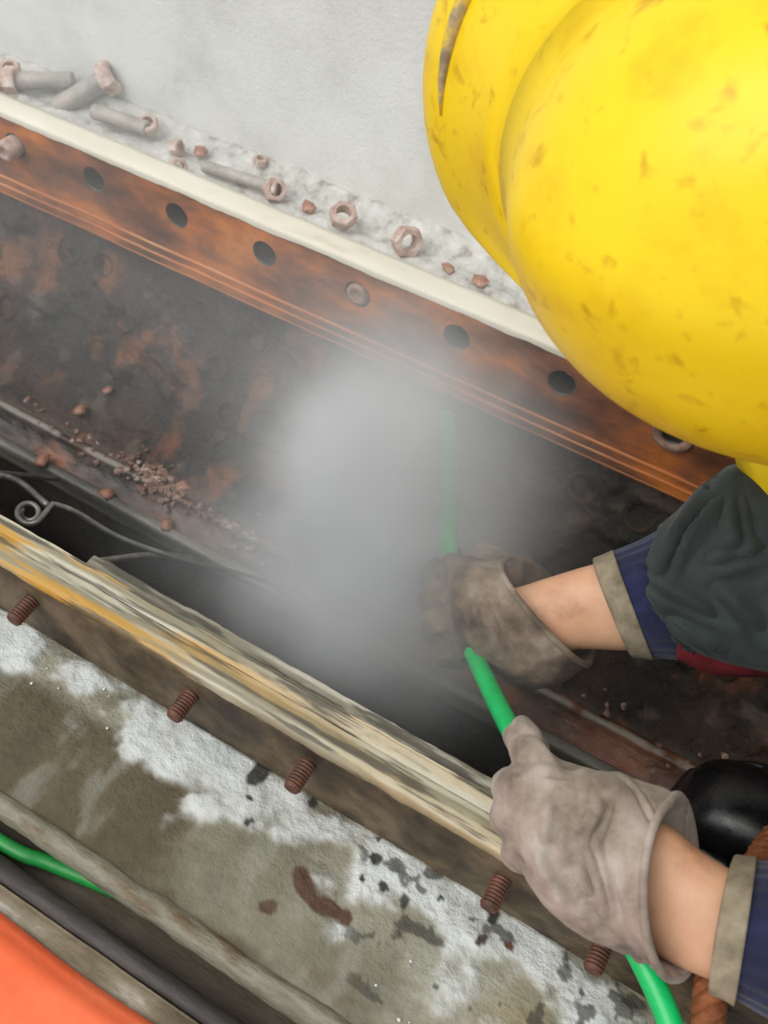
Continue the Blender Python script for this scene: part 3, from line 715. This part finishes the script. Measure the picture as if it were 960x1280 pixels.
# skeleton (world)
head = W(1045, 255, .44); neck = np.array([.575, -.215, .205])
shR, shL = np.array([.66, -.06, .16]), np.array([.70, -.36, .18])
elR, elL = W(1180, 700, .63), W(1230, 1265, .505)
hipc = np.array([1.06, -.20, .14])
knR, knL = np.array([.84, -.10, .12]), np.array([.84, -.30, .08])
ankR, ankL = np.array([1.03, -.125, -.14]), np.array([.635, -.155, -.16])
arm_up = [ring((595, 735), (640, 815), .69, .034), ring((640, 735), (690, 822), .685, .036), ring((684, 722), (722, 812), .68, .038), ring((745, 704), (782, 814), .672, .044), ring((820, 690), (840, 815), .664, .052), ring((960, 660), (960, 820), .645, .07), ring((1100, 640), (1100, 800), .635, .08)]
arm_lo = [ring((715, 1010), (715, 1095), .508, .024), ring((770, 1022), (775, 1140), .508, .030), ring((828, 1026), (804, 1184), .502, .038), ring((880, 1066), (860, 1212), .496, .042), ring((945, 1102), (925, 1236), .49, .046), ring((1060, 1140), (1045, 1290), .49, .056), ring((1180, 1170), (1170, 1340), .50, .064)]
bp = [loft(arm_up), loft(arm_lo)]
bp += chain([W(1080, 715, .635), elR, shR], [.036, .040, .052]) + chain([W(1170, 1255, .50), elL, shL], [.034, .040, .052])
bp += chain([shR, (neck+hipc*.15)/1.15, shL], [.055, .075, .055])
bp += chain([head+np.array([.05, 0, -.03]), neck], [.055, .058])
bp += chain([neck+np.array([.08, 0, 0]), (neck+hipc)/2, hipc], [.10, .125, .125])
bp += [capsule(head+EYE*-.02, head+EYE*-.045, .075, .072)]
bp += chain([hipc+np.array([0, .09, 0]), knR, ankR], [.085, .062, .042]) + chain([hipc+np.array([0, -.09, 0]), knL, ankL], [.085, .062, .042])
body_o = remesh('body', bp, .0045, 4, MT['skin'], person)

# --- gloves
def creases(co, segs):
    x, y = proj(co); d = 0
    for (ax_, ay_), (bx_, by_), wd_, am in segs:
        ux, uy = bx_-ax_, by_-ay_; l2 = ux*ux+uy*uy
        t = np.clip(((x-ax_)*ux+(y-ay_)*uy)/l2, 0, 1)
        sg = ((x-ax_)*-uy+(y-ay_)*ux)/math.sqrt(l2)
        ds = np.hypot(x-ax_-t*ux, y-ay_-t*uy); fade = np.sin(np.clip(t, .02, .98)*math.pi)**.5
        d = d + am*fade*(-np.exp(-(ds/wd_)**2)+.9*np.exp(-((np.hypot(ds, 0)-wd_*1.9)/(wd_*1.1))**2)*(sg > 0))
    return d
def glove(name, rings, fingers, mat, hem, label, segs=()):
    wr = lambda co: creases(co, segs) + .0050*(fbm(co*np.array([30, 30, 30])+5, 3)-.5)-.0034*np.exp(-(np.abs(fbm((co@R)*np.array([34, 10, 20])+50, 2)-.5)/.05)**2)+.0016*(fbm(co*120, 2)-.5)
    parts = [sleeve(rings, .0032, 5, hem)] + [c for pts, rad in fingers for c in chain(pts, rad)]
    o = remesh(name, parts, .0017, 5, mat, person, wr); o['label'] = label
    h = tube(np.concatenate([rings[0]]), .0022, 8, closed=True)
    hm = mesh('hem', *h, mat); hm.parent = o
    hm.matrix_parent_inverse = Matrix.Translation(person.location).inverted() @ Matrix.Identity(4)
    hm.matrix_parent_inverse = o.matrix_world.inverted() if False else Matrix.Identity(4)
    return o
g_lo = [ring((836, 1004), (858, 1216), .500, .074, (-66, 0), e=2.0, far=(50, -22)), ring((806, 985), (812, 1198), .502, .062, (-44, 0), e=2.1, far=(34, -10)), ring((770, 968), (770, 1184), .505, .054, (-16, 0)), ring((725, 957), (716, 1160), .507, .050, (-4, 0)),
        ring((682, 953), (668, 1118), .509, .048), ring((652, 962), (645, 1078), .512, .044), ring((636, 988), (634, 1045), .516, .030), ring((632, 1003), (631, 1030), .518, .014)]
fl = [([W(690, 978, .513), W(662, 935, .527), W(650, 916, .547), W(655, 925, .572), W(685, 960, .577)], [.0105, .0105, .0100, .0095, .0085]),
      ([W(655, 985, .515), W(640, 985, .535), W(655, 1000, .567), W(690, 1010, .577)], [.0115, .0110, .0100, .0090]),
      ([W(650, 1018, .515), W(638, 1020, .533), W(660, 1040, .559), W(695, 1045, .567)], [.0115, .0110, .0100, .0090]),
      ([W(660, 1060, .513), W(652, 1065, .529), W(680, 1080, .549), W(712, 1080, .555)], [.0105, .0100, .0090, .0080]),
      ([W(770, 1000, .525), W(725, 985, .549), W(690, 965, .559), W(668, 948, .563)], [.0145, .0125, .0110, .0100])]
glove('glove', g_lo, fl, MT['glove'], 4, 'pale dirty canvas glove of the nearer hand',
      [((722, 1080), (748, 1128), 8, .0045), ((740, 1040), (772, 1150), 7, .0040), ((690, 1098), (762, 1168), 7, .0034), ((768, 1000), (742, 1062), 7, .0030), ((700, 1000), (690, 1080), 8, .0022), ((672, 965), (748, 962), 3.5, .0014), ((660, 1040), (720, 1120), 7, .0028)])
g_up = [ring((626, 706), (737, 826), .688, .064, (-12, 12), far=(30, -26)), ring((604, 700), (712, 846), .690, .064, (-8, 8), far=(16, -14)), ring((584, 700), (684, 858), .692, .062), ring((566, 712), (650, 860), .695, .058),
        ring((556, 730), (618, 842), .698, .054), ring((552, 752), (594, 822), .700, .044), ring((553, 768), (582, 806), .702, .020)]
fu = [([W(585, 716, .695), W(556, 712, .705), W(542, 722, .728), W(560, 735, .742)], [.0120, .0115, .0105, .0095]),
      ([W(572, 745, .696), W(548, 745, .708), W(538, 757, .730), W(560, 768, .744)], [.0120, .0115, .0105, .0095]),
      ([W(572, 775, .697), W(548, 778, .708), W(540, 788, .730), W(562, 796, .742)], [.0118, .0112, .0102, .0092]),
      ([W(585, 806, .698), W(562, 808, .708), W(556, 818, .726), W(574, 824, .738)], [.0108, .0102, .0092, .0085]),
      ([W(628, 715, .706), W(600, 700, .722), W(576, 700, .735), W(556, 716, .742)], [.0140, .0125, .0110, .0098])]
glove('glove', g_up, fu, MT['glove2'], 4, 'wet brown canvas glove of the hand in the spray',
      [((585, 735), (600, 810), 6, .0030), ((610, 740), (650, 830), 7, .0026), ((575, 760), (590, 840), 6, .0026), ((640, 780), (690, 845), 6, .0020)])

# --- knit cuffs: ribbed tube with a grey hem band
def ribs(rings, amp, nr=36):
    out = []
    for r_ in rings:
        c = r_.mean(0); v = r_-c; a = np.arange(len(r_))
        out.append(c+v*(1+amp*np.where(a % 4 < 2, 1, -1))[:, None])
    return out
def cuff(rings, band):
    o = keep(fixn(mesh('knit_cuff', *sleeve(ribs(rings, .013), .003, 5), MT['navy'])), person); o['label'] = 'navy ribbed knit cuff'
    band = [shrink(r_, -.0026) for r_ in band]; b = fixn(mesh('cuff_band', *sleeve(band, .0045, 5), MT['band'])); b.parent = o; b['label'] = 'grey hem band'
    b.matrix_parent_inverse = Matrix.Identity(4)
K = dict(n=96, e=2.1)
cuff([ring((756, 694), (806, 820), .668, .054, (-12, 2), **K), ring((800, 676), (832, 822), .662, .064, (-10, 2), **K), ring((848, 652), (862, 824), .656, .074, (-8, 0), **K), ring((930, 630), (930, 826), .648, .08, **K)],
     [ring((743, 703), (789, 816), .672, .052, (-12, 2)), ring((752, 699), (800, 818), .669, .054, (-12, 2)), ring((768, 692), (816, 820), .667, .055, (-12, 2))])
cuff([ring((926, 1084), (906, 1226), .490, .062, (-34, 4), **K), ring((985, 1086), (962, 1262), .488, .070, (-28, 4), **K), ring((1060, 1090), (1040, 1310), .487, .078, (-14, 0), **K), ring((1150, 1120), (1130, 1370), .49, .082, **K)],
     [ring((914, 1084), (893, 1222), .491, .060, (-36, 4)), ring((928, 1085), (906, 1227), .490, .063, (-35, 4)), ring((944, 1086), (920, 1236), .489, .064, (-34, 4))])
# --- jacket sleeves
wrj = lambda co: .012*(fbm(co*np.array([16, 18, 18])+9, 2)-.5)+ creases(co, [((912, 610), (846, 700), 9, .007), ((868, 660), (834, 726), 8, .005), ((812, 722), (905, 772), 9, .006), ((838, 768), (905, 812), 8, .005), ((885, 700), (958, 682), 9, .006), ((900, 735), (958, 790), 10, .006), ((925, 610), (940, 700), 9, .005)])
sl_up = [ring((866, 642), (906, 822), .650, .096, (-102, 4), far=(0, 0)), ring((890, 612), (920, 830), .646, .106, (-66, 4), far=(0, 0)), ring((912, 585), (930, 836), .640, .110, (-20, 0)), ring((985, 575), (990, 846), .632, .115), ring((1090, 560), (1090, 850), .63, .115), ring((1190, 560), (1190, 830), .628, .11)]
jk = [sleeve(sl_up, .004, 4, 4)]
jk += chain([W(1170, 700, .63), elR, shR], [.055, .058, .075])
sl_lo = [ring((1100, 1080), (1080, 1350), .49, .09, (-20, 0)), ring((1160, 1090), (1150, 1390), .495, .095), ring((1240, 1130), (1230, 1400), .50, .10)]
jk += [sleeve(sl_lo, .004, 4, 2)] + chain([W(1220, 1262, .50), elL, shL], [.052, .058, .075])
jk += chain([shR, (neck+hipc*.15)/1.15, shL], [.078, .095, .078])
jk += chain([neck+np.array([.09, 0, .01]), (neck+hipc)/2+np.array([0, 0, .02]), hipc], [.125, .155, .150])
remesh('jacket', jk, .0040, 5, MT['jacket'], person, wrj)['label'] = 'dark green work jacket with rumpled sleeves'
ln = [ring((868, 665), (852, 822), .657, .080, (-26, 12), far=(0, 0)), ring((890, 650), (894, 842), .657, .084, (-20, 6), far=(0, 0)), ring((930, 640), (960, 845), .655, .085)]
o = keep(fixn(mesh('sleeve_lining', *sleeve(ln, .003, 5), MT['red'])), person); o['label'] = 'dark red sleeve lining'
# yellow vest panel over the shoulder
vs_ = [ring((925, 560), (990, 690), .60, .05), ring((985, 540), (1040, 680), .585, .06), ring((1080, 500), (1130, 660), .57, .07)]
o = keep(fixn(mesh('vest_strap', *loft(vs_), MT['yellow'])), person); o['label'] = 'yellow vest edge beside the sleeve'
# --- trousers
tr = chain([hipc+np.array([0, .09, 0]), knR, ankR+np.array([0, 0, .03])], [.11, .082, .062]) + chain([hipc+np.array([0, -.09, 0]), knL, ankL+np.array([0, 0, .03])], [.11, .082, .062])
tr += [capsule(hipc+np.array([0, .07, 0]), hipc+np.array([0, -.07, 0]), .13, .13)]
remesh('trousers', tr, .006, 5, MT['trouser'], person, wrj)
# --- boots
def boot(toe, heel_dx, lab):
    toe = np.asarray(toe, float); P = []
    secs = [(-.002, .004, .012), (.004, .030, .034), (.018, .043, .052), (.045, .049, .062), (.08, .049, .066), (.12, .044, .078), (.16, .041, .105), (.20, .042, .110), (.235, .040, .085), (.25, .03, .05), (.255, .012, .02)]
    rg = []
    t = np.linspace(0, 2*math.pi, 32, endpoint=False)
    for x, hw, h in secs:
        ct, st = np.cos(t), np.sin(t)
        z = np.where(st > 0, np.abs(st)**.8*h, -np.abs(st)**.4*0) + .016
        rg.append(np.stack([toe[0]+x+0*t, toe[1]+hw*np.sign(ct)*np.abs(ct)**.8, toe[2]+z], -1))
    parts = [loft(rg, 3), *chain([toe+np.array([.19, 0, .09]), toe+np.array([.20, 0, .24])], [.050, .062])]
    o = remesh('boot', parts, .004, 3, MT['boot'], person); o['label'] = lab
    t_ = np.linspace(-math.pi/2, math.pi/2, 24); wl = np.stack([toe[0]+.052-.046*np.cos(t_), toe[1]+.046*np.sin(t_), toe[2]+.052-.014*np.cos(t_)], -1)
    we = mesh('toe_welt', *tube(wl, .0032, 8), MT['boot']); we.parent = o; we.matrix_parent_inverse = Matrix.Identity(4)
    rs = []
    for x, hw, h in secs:
        rs.append([toe[0]+x*1.02-.003, hw+.004])
    rs = np.array(rs); out = np.concatenate([np.stack([rs[:, 0], toe[1]+rs[:, 1]], -1), np.stack([rs[::-1, 0], toe[1]-rs[::-1, 1]], -1)])
    n = len(out); V = [(a, b, toe[2]+.001) for a, b in out]+[(a, b, toe[2]+.020) for a, b in out]
    Fc = [tuple(range(n))[::-1], tuple(range(n, 2*n))]+[(j, (j+1) % n, n+(j+1) % n, n+j) for j in range(n)]
    so = bevel(fixn(mesh('sole', V, Fc, MT['boot'], smooth=False)), .003); so.parent = o
    so.matrix_parent_inverse = Matrix.Identity(4)
tp = onZ(862, 985, -.20)
boot((tp[0]-.005, tp[1], -.2475), .25, 'black rubber boot on the partition step')
boot((.83, -.128, -.2475), .25, 'black rubber boot further back')

# --- hard hat: dome, brim with longer peak, crown ridge
up = R@np.array([-.2915, -.9312, 1.0]); up /= np.linalg.norm(up)
fr = R@np.array([-.9998, .0188, 0]); fr = fr-up*(fr@up); fr /= np.linalg.norm(fr); sd = np.cross(up, fr)
HC = W(1044.9, 261.5, .4268)
nu, nv = 96, 30
a = np.linspace(0, 2*math.pi, nu, endpoint=False)
rings_ = []
def helm(th, t):
    """t 0 at the brim base to 1 at the crown"""
    el = t*math.pi/2
    ax = .1348; ay = .1063
    rx, ry = ax*math.cos(el)**.80, ay*math.cos(el)**.80
    z = .0994*math.sin(el)**.95
    ridge = .004*np.exp(-((np.sin(th)*ry)/.022)**2)*min(1, max(0, (t-.12)/.2))
    k = 1+ridge/.13
    return rx*np.cos(th)*k, ry*np.sin(th)*k, z*(1+ridge/.12)+0*th
for t in np.linspace(0, .985, nv):
    rings_.append(np.stack(helm(a, t), -1))
pk = sstep(.3449, .6919, np.cos(a+.4))
brim = []
bx, by, _ = helm(a, 0); L = np.hypot(bx, by)
for w_ in (0, .12, .3, .5, .7, .86, .95, 1.0, 1.005):
    off = (.0051+.0508*pk)*w_
    z = -.0012-.006*min(1, w_*6)-.0896*pk*w_**.85-(.004 if w_ > 1 else 0)-(.0015 if w_ > .98 else 0)+.003*pk*math.exp(-((w_-.86)/.07)**2)
    brim.append(np.stack([bx*(1+off/L), by*(1+off/L), z+0*a], -1))
def tow(P): return HC + P[..., 0:1]*fr + P[..., 1:2]*sd + P[..., 2:3]*up
def shell_loft(rs, close):
    P = tow(np.array(rs)); m, n = P.shape[:2]; V = list(P.reshape(-1, 3)); Fc = []
    for i in range(m-1):
        for j in range(n): j2 = (j+1) % n; Fc.append((i*n+j, i*n+j2, (i+1)*n+j2, (i+1)*n+j))
    if close:
        V.append(P[-1].mean(0)); Fc += [(len(V)-1, (m-1)*n+j, (m-1)*n+(j+1) % n) for j in range(n)]
    return V, Fc
hat = keep(fixn(mesh('hard_hat', *shell_loft(brim[:2][::-1]+rings_, True), MT['yellow'])), person); hat['label'] = 'yellow plastic hard hat'
m_ = hat.modifiers.new('thick', 'SOLIDIFY'); m_.thickness = .0025
br = fixn(mesh('brim', *shell_loft(brim[1:], False), MT['yellow'])); br.parent = hat; br.matrix_parent_inverse = Matrix.Identity(4)
m_ = br.modifiers.new('thick', 'SOLIDIFY'); m_.thickness = .003
eb = brim[4]*.6+brim[5]*.4+np.array([0, 0, .0006]); ew = tow(eb); ex, ey = proj(ew)
ei = [k_ for k_ in np.argsort((a+math.pi) % (2*math.pi)) if pk[k_] > .3 and -160 < ey[k_] < 165 and ex[k_] < 700]
ed = mesh('scuffed_edge', *tube(ew[ei], .0040*np.sin(np.linspace(.15, math.pi-.15, len(ei))), 8), MT['scuff']); ed.parent = hat; ed.matrix_parent_inverse = Matrix.Identity(4); ed['label'] = 'grey scuffed crest of the peak'

# ------------------------------------------------------------------ steam
m, nt, b = nodes('steam'); nt.nodes.remove(b)
out = nt.nodes['Material Output']
pv = nt.nodes.new('ShaderNodeVolumePrincipled'); nt.links.new(pv.outputs[0], out.inputs['Volume'])
pv.inputs['Color'].default_value = (.95, .98, 1, 1); pv.inputs['Anisotropy'].default_value = .0
geo = nt.nodes.new('ShaderNodeNewGeometry')
def vmath(op, a, b=None):
    n = nt.nodes.new('ShaderNodeVectorMath'); n.operation = op
    for k, x in enumerate((a, b)):
        if x is None: continue
        if isinstance(x, (tuple, list, np.ndarray)): n.inputs[k].default_value = tuple(map(float, x))
        else: nt.links.new(x, n.inputs[k])
    return n
def fmath(op, a, b=None):
    n = nt.nodes.new('ShaderNodeMath'); n.operation = op
    for k, x in enumerate((a, b)):
        if x is None: continue
        if isinstance(x, (int, float)): n.inputs[k].default_value = x
        else: nt.links.new(x, n.inputs[k])
    return n.outputs[0]
nz = nt.nodes.new('ShaderNodeTexNoise'); nz.inputs['Scale'].default_value = 13; nz.inputs['Detail'].default_value = 3
nt.links.new(geo.outputs['Position'], nz.inputs['Vector'])
wv = vmath('MULTIPLY', vmath('SUBTRACT', nz.outputs['Color'], (.5, .5, .5)).outputs[0], (.10, .10, .10)).outputs[0]
pos = vmath('ADD', geo.outputs['Position'], wv).outputs[0]
# puffs: (centre, radius xyz, density)
PUFFS = [(W(482, 645, .735), (.050, .052, .090), 38), (W(485, 555, .77), (.065, .055, .075), 13), (W(445, 745, .715), (.075, .06, .06), 18), (W(625, 620, .80), (.05, .045, .06), 9),
         (W(430, 490, .80), (.12, .08, .08), 1.8), (W(150, 330, .95), (.30, .12, .12), 1.4), (W(150, 110, 1.0), (.16, .07, .07), 3.2), (W(330, 820, .68), (.10, .07, .06), 2.0)]
tot = None
for c, r_, dn in PUFFS:
    dlt = vmath('DIVIDE', vmath('SUBTRACT', pos, c).outputs[0], r_)
    l2 = vmath('DOT_PRODUCT', dlt.outputs[0], dlt.outputs[0]).outputs['Value']
    g = fmath('MULTIPLY', fmath('EXPONENT', fmath('MULTIPLY', l2, -1.0)), float(dn))
    tot = g if tot is None else fmath('ADD', tot, g)
tot = fmath('MULTIPLY', tot, fmath('ADD', fmath('MULTIPLY', nz.outputs['Fac'], .9), .55))
nt.links.new(tot, pv.inputs['Density'])
steam = mesh('steam', *box(-.72, .62, -.345, .086, -.238, .30), m, smooth=False)
tag(steam, 'white cloud of steam and spray around the hose end', 'steam', kind='stuff')
